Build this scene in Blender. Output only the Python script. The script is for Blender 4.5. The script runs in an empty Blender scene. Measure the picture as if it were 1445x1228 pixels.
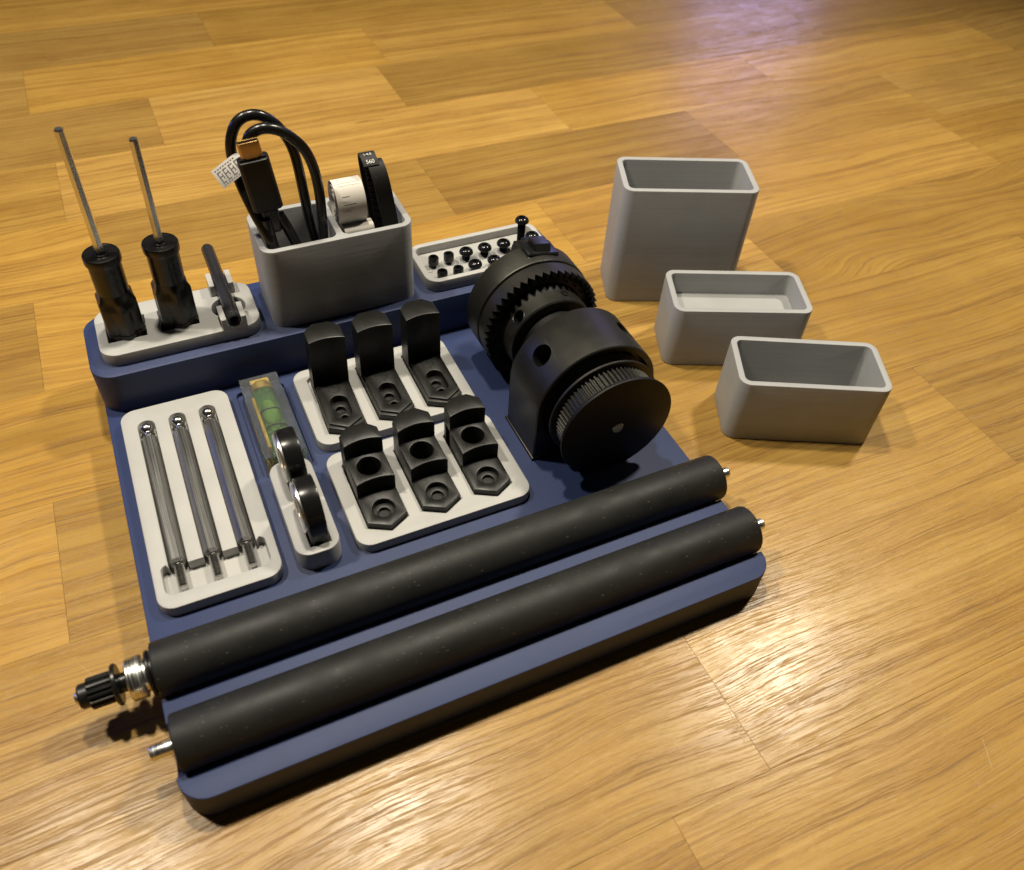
import bpy, bmesh, math, random
from mathutils import Matrix, Vector
random.seed(7)
PI = math.pi
S = 0.001                                   # everything below is written in millimetres
sc = bpy.context.scene
C = sc.collection

# ------------------------------------------------------------------ camera
cam_d = bpy.data.cameras.new("camera"); cam = bpy.data.objects.new("camera", cam_d); C.objects.link(cam)
cam_d.sensor_width = 36; cam_d.sensor_fit = 'HORIZONTAL'; cam_d.lens = 1194.763 / 1445 * 36
cam_d.clip_start = 0.01; cam_d.clip_end = 50
R = Matrix.Rotation(-0.43, 3, 'Z') @ Matrix.Rotation(-0.05, 3, 'Y') @ Matrix.Rotation(0.751, 3, 'X')
cam.matrix_world = Matrix.Translation(Vector((39.86, -165.24, 280.39)) * S) @ R.to_4x4()
cam_d.dof.use_dof = True; cam_d.dof.focus_distance = 0.37; cam_d.dof.aperture_fstop = 13
sc.camera = cam

# ------------------------------------------------------------------ world (dim warm room) and lamps
w = bpy.data.worlds.new("World"); sc.world = w; w.use_nodes = True
nt = w.node_tree; bg = nt.nodes['Background']
bg.inputs[0].default_value = (1.0, 0.90, 0.76, 1); bg.inputs[1].default_value = 0.018

def lamp(name, kind, loc, power, color, size, target=None, **k):
    d = bpy.data.lights.new(name, kind); o = bpy.data.objects.new(name, d); C.objects.link(o)
    d.energy = power; d.color = color
    if kind == 'AREA':
        d.shape = 'RECTANGLE'; d.size = size[0] * S; d.size_y = size[1] * S
    else:
        d.shadow_soft_size = size * S
    o.location = Vector(loc) * S
    if target is not None:
        o.rotation_euler = (Vector(target) - Vector(loc)).to_track_quat('-Z', 'Y').to_euler()
    for a, b in k.items(): setattr(d, a, b)
    return o
WARM = (1.0, 0.92, 0.76)
lamp("ceiling_spot_right", 'SPOT', (700, 215, 880), 26, WARM, 38, (250, 60, 0), spot_size=math.radians(112), spot_blend=1.0)
lamp("ceiling_spot_middle", 'SPOT', (127, 232, 880), 19.5, WARM, 26, (120, 150, 0), spot_size=math.radians(112), spot_blend=1.0)
lamp("ceiling_spot_left", 'SPOT', (-230, 285, 880), 20, WARM, 28, (60, 120, 0), spot_size=math.radians(112), spot_blend=1.0)
BLUE = (0.16, 0.25, 1.0)
lamp("evening_window_left", 'AREA', (-1030, 1080, 450), 2.4, BLUE, (130, 260), (100, 80, 20))
lamp("evening_window_right", 'AREA', (1500, 1530, 520), 1.4, (0.45, 0.42, 1.0), (260, 330), (500, 380, 0))

sc.view_settings.view_transform = 'Standard'; sc.view_settings.look = 'None'
sc.view_settings.exposure = 0; sc.view_settings.gamma = 1
sc.render.engine = 'CYCLES'; sc.cycles.use_denoising = True; sc.cycles.diffuse_bounces = 1

# ------------------------------------------------------------------ materials
class NT:
    def __init__(s, name):
        s.m = bpy.data.materials.new(name); s.m.use_nodes = True; s.t = s.m.node_tree
        s.b = s.t.nodes['Principled BSDF']
    def n(s, typ, **k):
        x = s.t.nodes.new(typ)
        for a, v in k.items(): setattr(x, a, v)
        return x
    def l(s, a, b): s.t.links.new(a, b)
    def math(s, op, a, b=None, clamp=False):
        x = s.n('ShaderNodeMath', operation=op); x.use_clamp = clamp
        for i, v in enumerate((a, b)):
            if v is None: continue
            if isinstance(v, (int, float)): x.inputs[i].default_value = v
            else: s.l(v, x.inputs[i])
        return x.outputs[0]
    def coords(s, scale=(1, 1, 1), kind='Object', rnd=0.0):
        tc = s.n('ShaderNodeTexCoord'); v = tc.outputs[kind]
        mp = s.n('ShaderNodeMapping'); mp.inputs['Scale'].default_value = tuple(1000 * q for q in scale)
        s.l(v, mp.inputs['Vector'])
        if rnd:
            oi = s.n('ShaderNodeObjectInfo'); k = s.math('MULTIPLY', oi.outputs['Random'], rnd)
            cb = s.n('ShaderNodeCombineXYZ'); s.l(k, cb.inputs[0]); s.l(k, cb.inputs[1]); s.l(k, cb.inputs[2])
            s.l(cb.outputs[0], mp.inputs['Location'])
        return mp.outputs[0]
    def noise(s, vec, scale=1.0, detail=3, rough=0.5, dist=0.0):
        x = s.n('ShaderNodeTexNoise'); s.l(vec, x.inputs['Vector'])
        x.inputs['Scale'].default_value = scale; x.inputs['Detail'].default_value = detail
        x.inputs['Roughness'].default_value = rough; x.inputs['Distortion'].default_value = dist
        return x.outputs['Fac']
    def ramp(s, fac, stops):
        x = s.n('ShaderNodeValToRGB'); cr = x.color_ramp
        while len(cr.elements) < len(stops): cr.elements.new(0.5)
        for e, (p, c) in zip(cr.elements, stops):
            e.position = p; e.color = (*c, 1) if len(c) == 3 else c
        s.l(fac, x.inputs[0]); return x.outputs[0]
    def rng(s, v, a, b, c, d):
        x = s.n('ShaderNodeMapRange'); s.l(v, x.inputs[0])
        for i, q in zip((1, 2, 3, 4), (a, b, c, d)): x.inputs[i].default_value = q
        return x.outputs[0]
    def bump(s, h, strength, dist_mm, prev=None):
        x = s.n('ShaderNodeBump'); x.inputs['Strength'].default_value = strength
        x.inputs['Distance'].default_value = dist_mm * S; s.l(h, x.inputs['Height'])
        if prev is not None: s.l(prev, x.inputs['Normal'])
        s.l(x.outputs[0], s.b.inputs['Normal']); return x.outputs[0]
    def mix(s, fac, a, b, mode='MIX'):
        x = s.n('ShaderNodeMix', data_type='RGBA', blend_type=mode)
        for i, v in ((0, fac), (6, a), (7, b)):
            if isinstance(v, (int, float)): x.inputs[i].default_value = v
            elif isinstance(v, tuple): x.inputs[i].default_value = (*v, 1)
            else: s.l(v, x.inputs[i])
        return x.outputs[2]

def printed(name, col, layers=0.35, rough=0.5, spec=0.45, hatch=0.25):
    """3-D printed plastic: layer lines on the sides, diagonal tool paths on top faces"""
    t = NT(name)
    v = t.coords()
    sx = t.n('ShaderNodeSeparateXYZ'); t.l(v, sx.inputs[0])
    geo = t.n('ShaderNodeNewGeometry'); sn = t.n('ShaderNodeSeparateXYZ'); t.l(geo.outputs['True Normal'], sn.inputs[0])
    up = t.rng(sn.outputs[2], 0.6, 0.9, 0, 1)
    zl = t.coords((0.02, 0.02, 2.6)); nz = t.noise(zl, 1.0, 2, 0.7)
    zs = t.math('SINE', t.math('MULTIPLY', sx.outputs[2], 2 * PI / 0.42))
    side = t.math('ADD', t.math('MULTIPLY', zs, 0.12), t.math('MULTIPLY', nz, 1.2))
    d = t.math('ADD', sx.outputs[0], sx.outputs[1])
    ds = t.math('SINE', t.math('MULTIPLY', d, 2 * PI / 0.85))
    hz = t.coords((1.3, 1.3, 1.3)); hn = t.noise(hz, 1.0, 3, 0.6)
    top = t.math('ADD', t.math('MULTIPLY', ds, hatch), t.math('MULTIPLY', hn, 0.5))
    mx = t.n('ShaderNodeMix', data_type='FLOAT'); t.l(up, mx.inputs[0]); t.l(side, mx.inputs[2]); t.l(top, mx.inputs[3])
    t.bump(mx.outputs[0], layers, 0.09)
    blot = t.noise(t.coords((0.05, 0.05, 0.05)), 1.0, 4, 0.6)
    band = t.noise(t.coords((0.01, 0.01, 0.9)), 1.0, 3, 0.8)
    f = t.math('ADD', t.math('MULTIPLY', blot, 0.16), t.math('MULTIPLY', band, 0.20))
    dark = tuple(c * 0.80 for c in col); lite = tuple(min(1, c * 1.16) for c in col)
    t.l(t.mix(t.rng(f, 0.05, 0.25, 0, 1), dark, lite), t.b.inputs['Base Color'])
    t.b.inputs['Roughness'].default_value = rough
    t.b.inputs['Specular IOR Level'].default_value = spec
    return t.m

def simple(name, col, rough=0.5, metal=0.0, spec=0.5, grain=0.0, gscale=2.0, speck=0.0, coat=0.0, vary=0.25, brushed=None):
    t = NT(name)
    n1 = t.noise(t.coords((gscale,) * 3), 1.0, 3, 0.6)
    n2 = t.noise(t.coords((0.06, 0.06, 0.06)), 1.0, 4, 0.6)
    a = tuple(c * (1 - vary) for c in col); b = tuple(min(1, c * (1 + vary)) for c in col)
    base = t.mix(n2, a, b)
    if speck:
        sp = t.noise(t.coords((0.55, 2.2, 2.2)), 1.0, 2, 0.5)
        base = t.mix(t.rng(sp, 0.71, 0.74, 0, speck), base, (0.35, 0.33, 0.28))
    t.l(base, t.b.inputs['Base Color'])
    if brushed:
        br = t.noise(t.coords(brushed), 1.0, 3, 0.6)
        t.l(t.rng(br, 0.3, 0.7, rough * 0.6, rough * 1.5), t.b.inputs['Roughness'])
        t.bump(br, 0.05, 0.02)
    else:
        t.l(t.rng(n2, 0.25, 0.75, max(0.02, rough * 0.8), min(1, rough * 1.2)), t.b.inputs['Roughness'])
    t.b.inputs['Metallic'].default_value = metal
    t.b.inputs['Specular IOR Level'].default_value = spec
    t.b.inputs['Coat Weight'].default_value = coat
    if grain: t.bump(n1, grain, 0.06)
    return t.m

def wood():
    t = NT("oak_laminate")
    oi = t.n('ShaderNodeObjectInfo')
    v = t.coords((1, 1, 1), rnd=731.0)
    def sc_(v, s3):
        mp = t.n('ShaderNodeMapping'); mp.inputs['Scale'].default_value = s3; t.l(v, mp.inputs['Vector']); return mp.outputs[0]
    # slow warp of the grain direction
    wn = t.noise(sc_(v, (0.0075, 0.013, 1)), 1.0, 1, 0.5)
    wn2 = t.noise(sc_(v, (0.045, 0.10, 1)), 1.0, 2, 0.5)
    amp = t.rng(oi.outputs['Random'], 0.55, 0.95, 12.0, 52.0)
    off = t.math('ADD', t.math('MULTIPLY', t.math('SUBTRACT', wn, 0.5), amp), t.math('MULTIPLY', t.math('SUBTRACT', wn2, 0.5), 1.6))
    cb = t.n('ShaderNodeCombineXYZ'); t.l(off, cb.inputs[1])
    ad = t.n('ShaderNodeVectorMath', operation='ADD'); t.l(v, ad.inputs[0]); t.l(cb.outputs[0], ad.inputs[1]); wv = ad.outputs[0]
    ring = t.noise(sc_(wv, (0.0016, 0.16, 1)), 1.0, 2, 0.5)               # growth rings
    ring2 = t.noise(sc_(wv, (0.005, 0.60, 1)), 1.0, 2, 0.6)
    fibre = t.noise(sc_(wv, (0.016, 2.8, 1)), 1.0, 3, 0.7)                 # fine fibres
    pore = t.noise(sc_(wv, (0.024, 1.9, 1)), 1.0, 4, 0.62)                 # dark open pores
    pore2 = t.noise(sc_(wv, (0.085, 3.4, 1)), 1.0, 3, 0.55)
    line = t.noise(sc_(wv, (0.006, 0.85, 1)), 1.0, 3, 0.5)               # a few long dark streaks
    rsum = t.math('ADD', t.math('MULTIPLY', ring, 0.5), t.math('MULTIPLY', ring2, 0.5))
    pm = t.math('MULTIPLY', t.rng(pore, 0.555, 0.60, 0, 1), t.rng(rsum, 0.36, 0.58, 0.25, 1.0))
    pm2 = t.math('MULTIPLY', t.rng(pore2, 0.57, 0.64, 0, 0.75), t.rng(rsum, 0.36, 0.58, 0.3, 1.0))
    pm = t.math('MAXIMUM', pm, pm2)
    pm = t.math('MAXIMUM', pm, t.rng(line, 0.65, 0.69, 0, 0.85))
    base = t.ramp(rsum, [(0.30, (0.54, 0.333, 0.084)), (0.46, (0.46, 0.266, 0.062)), (0.58, (0.375, 0.204, 0.046)), (0.72, (0.27, 0.136, 0.031))])
    base = t.mix(t.rng(fibre, 0.30, 0.70, 0, 0.6), base, t.mix(0.7, base, (0.60, 0.36, 0.088)))
    base = t.mix(t.math('MULTIPLY', pm, 0.56), base, (0.140, 0.058, 0.016))
    cl = t.noise(sc_(v, (0.012, 0.02, 1)), 1.0, 3, 0.6)
    base = t.mix(t.rng(cl, 0.35, 0.7, 0, 0.5), base, t.mix(1.0, base, (0.66, 0.57, 0.46), 'MULTIPLY'))
    kn = t.noise(sc_(wv, (0.02, 0.13, 1)), 1.0, 2, 0.5)
    base = t.mix(t.rng(kn, 0.72, 0.80, 0, 0.65), base, (0.13, 0.055, 0.018))
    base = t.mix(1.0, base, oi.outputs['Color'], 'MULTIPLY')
    t.l(base, t.b.inputs['Base Color'])
    # scratches: a few thin worn lines at fixed places on the floor
    geo = t.n('ShaderNodeNewGeometry'); sp = t.n('ShaderNodeSeparateXYZ'); t.l(geo.outputs['Position'], sp.inputs[0])
    scr = None
    for ax, ay, bx, by, wd in ((-26.6, 24.9, -2.4, -13.6, .16), (179.0, -72.1, 175.9, -94.9, .2), (148.1, -69.0, 158.2, -102.9, .12), (254.4, -126.2, 249.2, -136.1, .22), (-43.2, 10.7, -26.9, -4.4, .12),
                           (314.7, -16.4, 313.4, -33.6, .15), (145.5, -101.0, 168.0, -117.0, .14), (43.8, -50.4, 58.0, -72.3, .12), (99.1, -79.5, 122.7, -112.2, .12), (231.7, -93.2, 237.8, -110.5, .18)):
        dx, dy = bx - ax, by - ay; L = math.hypot(dx, dy); dx /= L; dy /= L
        X = t.math('SUBTRACT', sp.outputs[0], ax * S); Y = t.math('SUBTRACT', sp.outputs[1], ay * S)
        along = t.math('ADD', t.math('MULTIPLY', X, dx), t.math('MULTIPLY', Y, dy))
        across = t.math('ABSOLUTE', t.math('SUBTRACT', t.math('MULTIPLY', X, dy), t.math('MULTIPLY', Y, dx)))
        inl = t.math('LESS_THAN', t.math('ABSOLUTE', t.math('SUBTRACT', along, L * S / 2)), L * S / 2)
        k = t.math('MULTIPLY', t.rng(across, wd * S * .3, wd * S, 1, 0), inl)
        scr = k if scr is None else t.math('MAXIMUM', scr, k)
    t.l(t.mix(t.math('MULTIPLY', scr, 0.35), base, (0.62, 0.50, 0.30)), t.b.inputs['Base Color'])
    wear = t.noise(sc_(v, (0.05, 0.06, 1)), 1.0, 4, 0.65)
    ro = t.math('ADD', t.rng(wear, 0.3, 0.7, 0.22, 0.31), t.math('MULTIPLY', pm, 0.2))
    t.l(ro, t.b.inputs['Roughness'])
    h = t.math('ADD', t.math('MULTIPLY', pm, -1.0), t.math('MULTIPLY', fibre, 0.35))
    h = t.math('ADD', h, t.math('MULTIPLY', ring2, 0.5))
    h = t.math('ADD', h, t.math('MULTIPLY', wear, 0.5)); h = t.math('ADD', h, t.math('MULTIPLY', scr, -1.6))
    t.bump(h, 0.42, 0.09)
    t.b.inputs['Specular IOR Level'].default_value = 0.35
    return t.m

M = {}
M['wood'] = wood()
M['gap'] = simple("joint_dark", (0.06, 0.028, 0.009), 0.8)
M['navy'] = printed("navy_printed_plastic", (0.022, 0.036, 0.108), 0.55, 0.50, 0.42, 0.40)
M['gray'] = printed("grey_printed_plastic", (0.425, 0.418, 0.40), 0.34, 0.5, 0.45, 0.32)
M['gray2'] = printed("cool_grey_printed_plastic", (0.350, 0.350, 0.347), 0.55, 0.5, 0.3, 0.26)
M['rubber'] = simple("black_rubber", (0.0115, 0.0113, 0.0098), 0.58, 0, 0.42, grain=0.25, gscale=2.5, speck=0.35)
M['jaw'] = simple("black_moulded_plastic", (0.0085, 0.0082, 0.0070), 0.40, 0, 0.42, grain=0.22, gscale=3.0)
M['anod'] = simple("black_anodised_metal", (0.055, 0.053, 0.046), 0.38, 0.8, 0.4, grain=1.0, gscale=3.5)
M['steelblack'] = simple("blackened_steel", (0.018, 0.018, 0.018), 0.32, 0.4, 0.5, grain=0.2, gscale=3.0)
M['gloss'] = simple("glossy_black_plastic", (0.008, 0.0078, 0.0075), 0.27, 0, 0.5, grain=0.12, gscale=1.0)
M['handle'] = simple("handle_black_plastic", (0.010, 0.0098, 0.009), 0.36, 0, 0.5, grain=0.10, gscale=1.5)
M['cable'] = simple("black_cable", (0.008, 0.008, 0.008), 0.26, 0, 0.55)
M['screw'] = simple("black_oxide_screw", (0.03, 0.03, 0.03), 0.17, 0.7, 0.7)
M['chrome'] = simple("chrome", (0.42, 0.41, 0.395), 0.24, 1.0, brushed=(4.0, 0.02, 4.0))
M['hexsteel'] = simple("brushed_hex_steel", (0.27, 0.265, 0.255), 0.33, 1.0, brushed=(5.0, 0.02, 5.0))
M['thread'] = simple("bright_thread", (0.62, 0.60, 0.57), 0.26, 1.0)
M['blade'] = simple("blade_steel", (0.80, 0.78, 0.74), 0.26, 1.0, brushed=(3.0, 3.0, 0.03))
M['steel'] = simple("bright_steel", (0.66, 0.63, 0.58), 0.24, 1.0, brushed=(0.05, 0.05, 1.2))
M['turned'] = simple("turned_steel", (0.82, 0.80, 0.76), 0.30, 1.0, brushed=(1.6, 0.05, 0.05))
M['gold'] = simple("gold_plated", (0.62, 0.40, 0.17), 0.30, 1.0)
M['brass'] = simple("brass_sheet", (0.70, 0.46, 0.10), 0.35, 0.6)
M['paper'] = simple("white_paper", (0.74, 0.71, 0.68), 0.6, vary=0.06)
M['cream'] = simple("cream_tape", (0.70, 0.65, 0.58), 0.42, vary=0.08)
M['ink'] = simple("black_print", (0.012, 0.011, 0.011), 0.5)
M['whiteink'] = simple("white_print", (0.8, 0.79, 0.76), 0.5, vary=0.03)
M['greyink'] = simple("faded_print", (0.16, 0.15, 0.14), 0.6)
M['dark'] = simple("hollow_shade", (0.004, 0.004, 0.004), 0.6)  # near-black colour standing in for the shade inside holes
M['grubrod'] = simple("gunmetal_tube", (0.05, 0.05, 0.055), 0.33, 0.55, 0.6, brushed=(1.2, 0.04, 1.2))
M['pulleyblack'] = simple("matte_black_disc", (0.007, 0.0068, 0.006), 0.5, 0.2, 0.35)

def glassy(name, col, rough=0.03, ior=1.45, dens=None):
    t = NT(name); t.b.inputs['Base Color'].default_value = (*col, 1)
    t.b.inputs['Transmission Weight'].default_value = 1.0
    t.b.inputs['Roughness'].default_value = rough; t.b.inputs['IOR'].default_value = ior
    n = t.noise(t.coords((0.25, 0.25, 0.25)), 1.0, 3, 0.6); t.bump(n, 0.08, 0.1)
    return t.m
M['acrylic'] = glassy("clear_acrylic", (0.95, 0.98, 0.95), 0.05, 1.45)
M['acrylic'].node_tree.nodes['Principled BSDF'].inputs['Transmission Weight'].default_value = 0.955
M['vial'] = glassy("green_vial_liquid", (0.42, 0.80, 0.30), 0.06, 1.22)
M['vial'].node_tree.nodes['Principled BSDF'].inputs['Transmission Weight'].default_value = 0.85
M['bubble'] = simple("bubble_yellow_green", (0.62, 0.70, 0.22), 0.12, 0.1)  # yellow-green colour of the bubble

# ------------------------------------------------------------------ mesh helpers (mm)
def rr(x0, y0, x1, y1, r, n=7):
    p = []
    for cx, cy, a in ((x1 - r, y0 + r, -90), (x1 - r, y1 - r, 0), (x0 + r, y1 - r, 90), (x0 + r, y0 + r, 180)):
        for i in range(n + 1):
            t = math.radians(a + 90 * i / n); p.append((cx + r * math.cos(t), cy + r * math.sin(t)))
    return p
def circ(cx, cy, r, n=32, a0=0): return [(cx + r * math.cos(2 * PI * i / n + a0), cy + r * math.sin(2 * PI * i / n + a0)) for i in range(n)]

def area2(p): return sum(p[i][0] * p[(i + 1) % len(p)][1] - p[(i + 1) % len(p)][0] * p[i][1] for i in range(len(p))) / 2
def inset(p, d):
    """shrink a CCW polygon by d (mitred)"""
    n = len(p); out = []
    for i in range(n):
        a, b, c = Vector(p[i - 1]), Vector(p[i]), Vector(p[(i + 1) % n])
        e1 = (b - a); e2 = (c - b)
        if e1.length < 1e-9 or e2.length < 1e-9: out.append(tuple(b)); continue
        e1.normalize(); e2.normalize()
        n1 = Vector((-e1.y, e1.x)); n2 = Vector((-e2.y, e2.x)); m = n1 + n2
        k = m.dot(n1)
        out.append(tuple(b + m * (d / max(k, 0.25))))
    return out

class MB:
    def __init__(s): s.bm = bmesh.new()
    def _tf(s, vs, mat):
        if mat is not None:
            for v in vs: v.co = mat @ v.co
    def plate(s, outer, z0, z1, holes=(), bev=0.35, mat=None, botbev=0.0):
        """extruded region with holes; top edges chamfered in two steps"""
        bm = s.bm; vs = []
        if area2(outer) < 0: outer = outer[::-1]
        holes = [h if area2(h) > 0 else h[::-1] for h in holes]
        loops_top = []; loops_bot = []
        for k, o in enumerate([outer] + list(holes)):
            sg = 1 if k == 0 else -1
            levels = []
            if botbev > 0: levels.append((inset(o, sg * botbev), z0)); levels.append((o, z0 + botbev))
            else: levels.append((o, z0))
            if bev > 0:
                levels += [(o, z1 - bev), (inset(o, sg * bev * 0.3), z1 - bev * 0.3), (inset(o, sg * bev), z1)]
            else: levels.append((o, z1))
            rings = []
            for pts, z in levels:
                ring = [bm.verts.new((x, y, z)) for x, y in pts]; vs += ring; rings.append(ring)
            for a, b in zip(rings[:-1], rings[1:]):
                n = len(a)
                for i in range(n):
                    q = (a[i], a[(i + 1) % n], b[(i + 1) % n], b[i])
                    try: bm.faces.new(q if k == 0 else q[::-1])
                    except ValueError: pass
            loops_bot.append(rings[0]); loops_top.append(rings[-1])
        for loops, up in ((loops_top, 1), (loops_bot, -1)):
            if len(loops) == 1:
                f = bm.faces.new(loops[0] if up > 0 else loops[0][::-1])
            else:
                edges = []
                for r in loops:
                    for i in range(len(r)):
                        e = bm.edges.get((r[i], r[(i + 1) % len(r)]))
                        if e is None: e = bm.edges.new((r[i], r[(i + 1) % len(r)]))
                        edges.append(e)
                res = bmesh.ops.triangle_fill(bm, use_beauty=True, use_dissolve=False, edges=edges, normal=(0, 0, up))
                fs = [g for g in res['geom'] if isinstance(g, bmesh.types.BMFace)]
                for f in fs:
                    f.normal_update()
                    if f.normal.z * up < 0: f.normal_flip()
        s._tf(vs, mat); return s
    def lathe(s, prof, n=32, mat=None, axis='Z', a0=0.0, closed=True):
        """prof: list of (radius, height)"""
        bm = s.bm; vs = []; rings = []
        for r, h in prof:
            if r < 1e-6:
                v = bm.verts.new(s._ax(0, 0, h, axis)); rings.append([v]); vs.append(v)
            else:
                ring = [bm.verts.new(s._ax(r * math.cos(2 * PI * i / n + a0), r * math.sin(2 * PI * i / n + a0), h, axis)) for i in range(n)]
                rings.append(ring); vs += ring
        for a, b in zip(rings[:-1], rings[1:]):
            if len(a) == 1 and len(b) == 1: continue
            for i in range(n):
                j = (i + 1) % n
                if len(a) == 1: f = (a[0], b[j], b[i])
                elif len(b) == 1: f = (a[i], a[j], b[0])
                else: f = (a[i], a[j], b[j], b[i])
                bm.faces.new(f)
        s._tf(vs, mat); return s
    def _ax(s, a, b, h, axis):
        if axis == 'Z': return (a, b, h)
        if axis == 'X': return (h, a, b)
        return (b, h, a)                                   # Y
    def box(s, x0, y0, z0, x1, y1, z1, bev=0.25, mat=None):
        return s.plate([(x0, y0), (x1, y0), (x1, y1), (x0, y1)], z0, z1, bev=bev, mat=mat, botbev=bev * 0.6)
    def tube(s, pts, r, n=12, mat=None, cap=True):
        bm = s.bm; P = [Vector(p) for p in pts]; rings = []; vs = []
        up = Vector((0, 0, 1))
        for i, p in enumerate(P):
            t = (P[min(i + 1, len(P) - 1)] - P[max(i - 1, 0)]).normalized()
            if i == 0:
                a = t.cross(up if abs(t.dot(up)) < 0.9 else Vector((1, 0, 0))).normalized()
            else: a = (a - t * a.dot(t)).normalized()
            b = t.cross(a)
            rad = r[i] if isinstance(r, (list, tuple)) else r
            ring = [bm.verts.new(p + (a * math.cos(2 * PI * k / n) + b * math.sin(2 * PI * k / n)) * rad) for k in range(n)]
            rings.append(ring); vs += ring
        for a_, b_ in zip(rings[:-1], rings[1:]):
            for k in range(n): bm.faces.new((a_[k], a_[(k + 1) % n], b_[(k + 1) % n], b_[k]))
        if cap: bm.faces.new(rings[0][::-1]); bm.faces.new(rings[-1])
        s._tf(vs, mat); return s
    def strip(s, path, x0, x1, th, shear=0.0):
        """ribbon of width x0..x1 following a path of (y,z); thickness th"""
        bm = s.bm; n = len(path); P = [Vector(p) for p in path]; rows = []
        for i, p in enumerate(P):
            t = (P[min(i + 1, n - 1)] - P[max(i - 1, 0)]).normalized(); nn = Vector((-t.y, t.x)) * th * 0.5
            dx = shear * (p.y)
            rows.append([bm.verts.new((x + dx, q.x, q.y)) for x, q in ((x0, p + nn), (x1, p + nn), (x1, p - nn), (x0, p - nn))])
        for a, b in zip(rows[:-1], rows[1:]):
            for k in range(4): bm.faces.new((a[k], a[(k + 1) % 4], b[(k + 1) % 4], b[k]))
        bm.faces.new(rows[0][::-1]); bm.faces.new(rows[-1]); return s
    def add_mesh(s, me, mat=None):
        b0 = len(s.bm.verts); s.bm.from_mesh(me); s.bm.verts.ensure_lookup_table()
        s._tf(list(s.bm.verts)[b0:], mat); return s
    def build(s, name, mat, parent=None, smooth=32, loc=None, recalc=True):
        bm = s.bm
        if recalc: bmesh.ops.recalc_face_normals(bm, faces=bm.faces)
        for v in bm.verts: v.co *= S
        me = bpy.data.meshes.new(name); bm.to_mesh(me); bm.free()
        me.materials.append(mat)
        if smooth:
            me.polygons.foreach_set('use_smooth', [True] * len(me.polygons)); me.set_sharp_from_angle(angle=math.radians(smooth))
        o = bpy.data.objects.new(name, me); C.objects.link(o)
        if parent is not None: o.parent = parent
        if loc is not None: o.location = Vector(loc) * S
        return o

def cut(o, cutters):
    """carve cutter MBs out of object o (exact boolean), return nothing"""
    dg = None; tmp = []
    for c in cutters:
        k = c.build("cutter", M['dark'], None, smooth=None); k.location = o.location
        m = o.modifiers.new("b", 'BOOLEAN'); m.operation = 'DIFFERENCE'; m.solver = 'EXACT'; m.object = k; tmp.append(k)
    par = o.parent; o.parent = None
    bpy.context.view_layer.update()
    dg = bpy.context.evaluated_depsgraph_get()
    me = bpy.data.meshes.new_from_object(o.evaluated_get(dg)); o.modifiers.clear()
    me.polygons.foreach_set('use_smooth', [True] * len(me.polygons)); me.set_sharp_from_angle(angle=math.radians(32))
    keep = o.data.materials[0]
    o.data = me; me.materials.clear(); me.materials.append(keep)
    for p in me.polygons: p.material_index = 0
    o.parent = par
    for k in tmp: bpy.data.objects.remove(k)

def tag(o, label, cat, group=None):
    o['label'] = label; o['category'] = cat
    if group: o['group'] = group
    return o
def thing(name, label, cat, loc=(0, 0, 0), rz=0.0, group=None):
    o = bpy.data.objects.new(name, None); C.objects.link(o); o.empty_display_size = 0.01
    o.location = Vector(loc) * S; o.rotation_euler = (0, 0, rz)
    return tag(o, label, cat, group)
def dup(root, loc, label, rot=None):
    r = root.copy(); C.objects.link(r); r.location = Vector(loc) * S; r['label'] = label
    if rot is not None: r.rotation_euler = rot
    for ch in list(root.children):
        c = ch.copy(); C.objects.link(c); c.parent = r
        for g in ch.children:
            d = g.copy(); C.objects.link(d); d.parent = c
    return r
def text_mesh(txt, size, align='CENTER', th=0.05):
    cu = bpy.data.curves.new("t", 'FONT'); cu.body = txt; cu.size = size; cu.extrude = th; cu.align_x = align; cu.align_y = 'CENTER'; cu.resolution_u = 3
    o = bpy.data.objects.new("t", cu); C.objects.link(o); bpy.context.view_layer.update()
    me = bpy.data.meshes.new_from_object(o.evaluated_get(bpy.context.evaluated_depsgraph_get()))
    bpy.data.objects.remove(o); return me

# ------------------------------------------------------------------ the floor: strips of oak laminate
fl = MB(); fl.box(-3000, -3000, -12, 4000, 4000, -0.9, 0)
floor = fl.build("floor", M['gap'], None, smooth=None); floor['kind'] = 'structure'
STR = {-5: [90, 330], -4: [-60, 210, 470], -3: [139.8, 395], -2: [-130, 178.5, 430], -1: [-70, 120, 370, 590], 0: [-28, 225, 520],
       1: [-130, 130, 359, 640], 2: [-26, 257, 581], 3: [11, 206, 411, 594, 800], 4: [-4, 320, 505, 745], 5: [-160, 61, 225, 603],
       6: [-14, 236, 455, 700], 7: [-170, 120, 400, 690], 8: [-60, 215, 520, 790], 9: [60, 330, 600], 10: [-40, 260, 500], 11: [100, 380, 700],
       12: [0, 300, 620], 13: [160, 420], 14: [40, 330, 610]}
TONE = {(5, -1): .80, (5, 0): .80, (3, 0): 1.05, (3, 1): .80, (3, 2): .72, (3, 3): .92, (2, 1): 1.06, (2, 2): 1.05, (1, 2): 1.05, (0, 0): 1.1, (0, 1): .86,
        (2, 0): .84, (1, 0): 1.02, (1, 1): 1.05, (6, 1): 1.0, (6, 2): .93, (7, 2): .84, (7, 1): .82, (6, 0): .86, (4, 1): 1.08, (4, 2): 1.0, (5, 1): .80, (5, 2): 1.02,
        (-1, 3): .80, (-1, 2): .95, (-2, 2): .94, (-2, 1): .96, (-3, 1): 1.02, (-3, 0): 1.0, (0, 2): .86, (0, 3): 1.0}  # plank tones; weaker light at the back is painted into far rows
PW = 69.5
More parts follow.
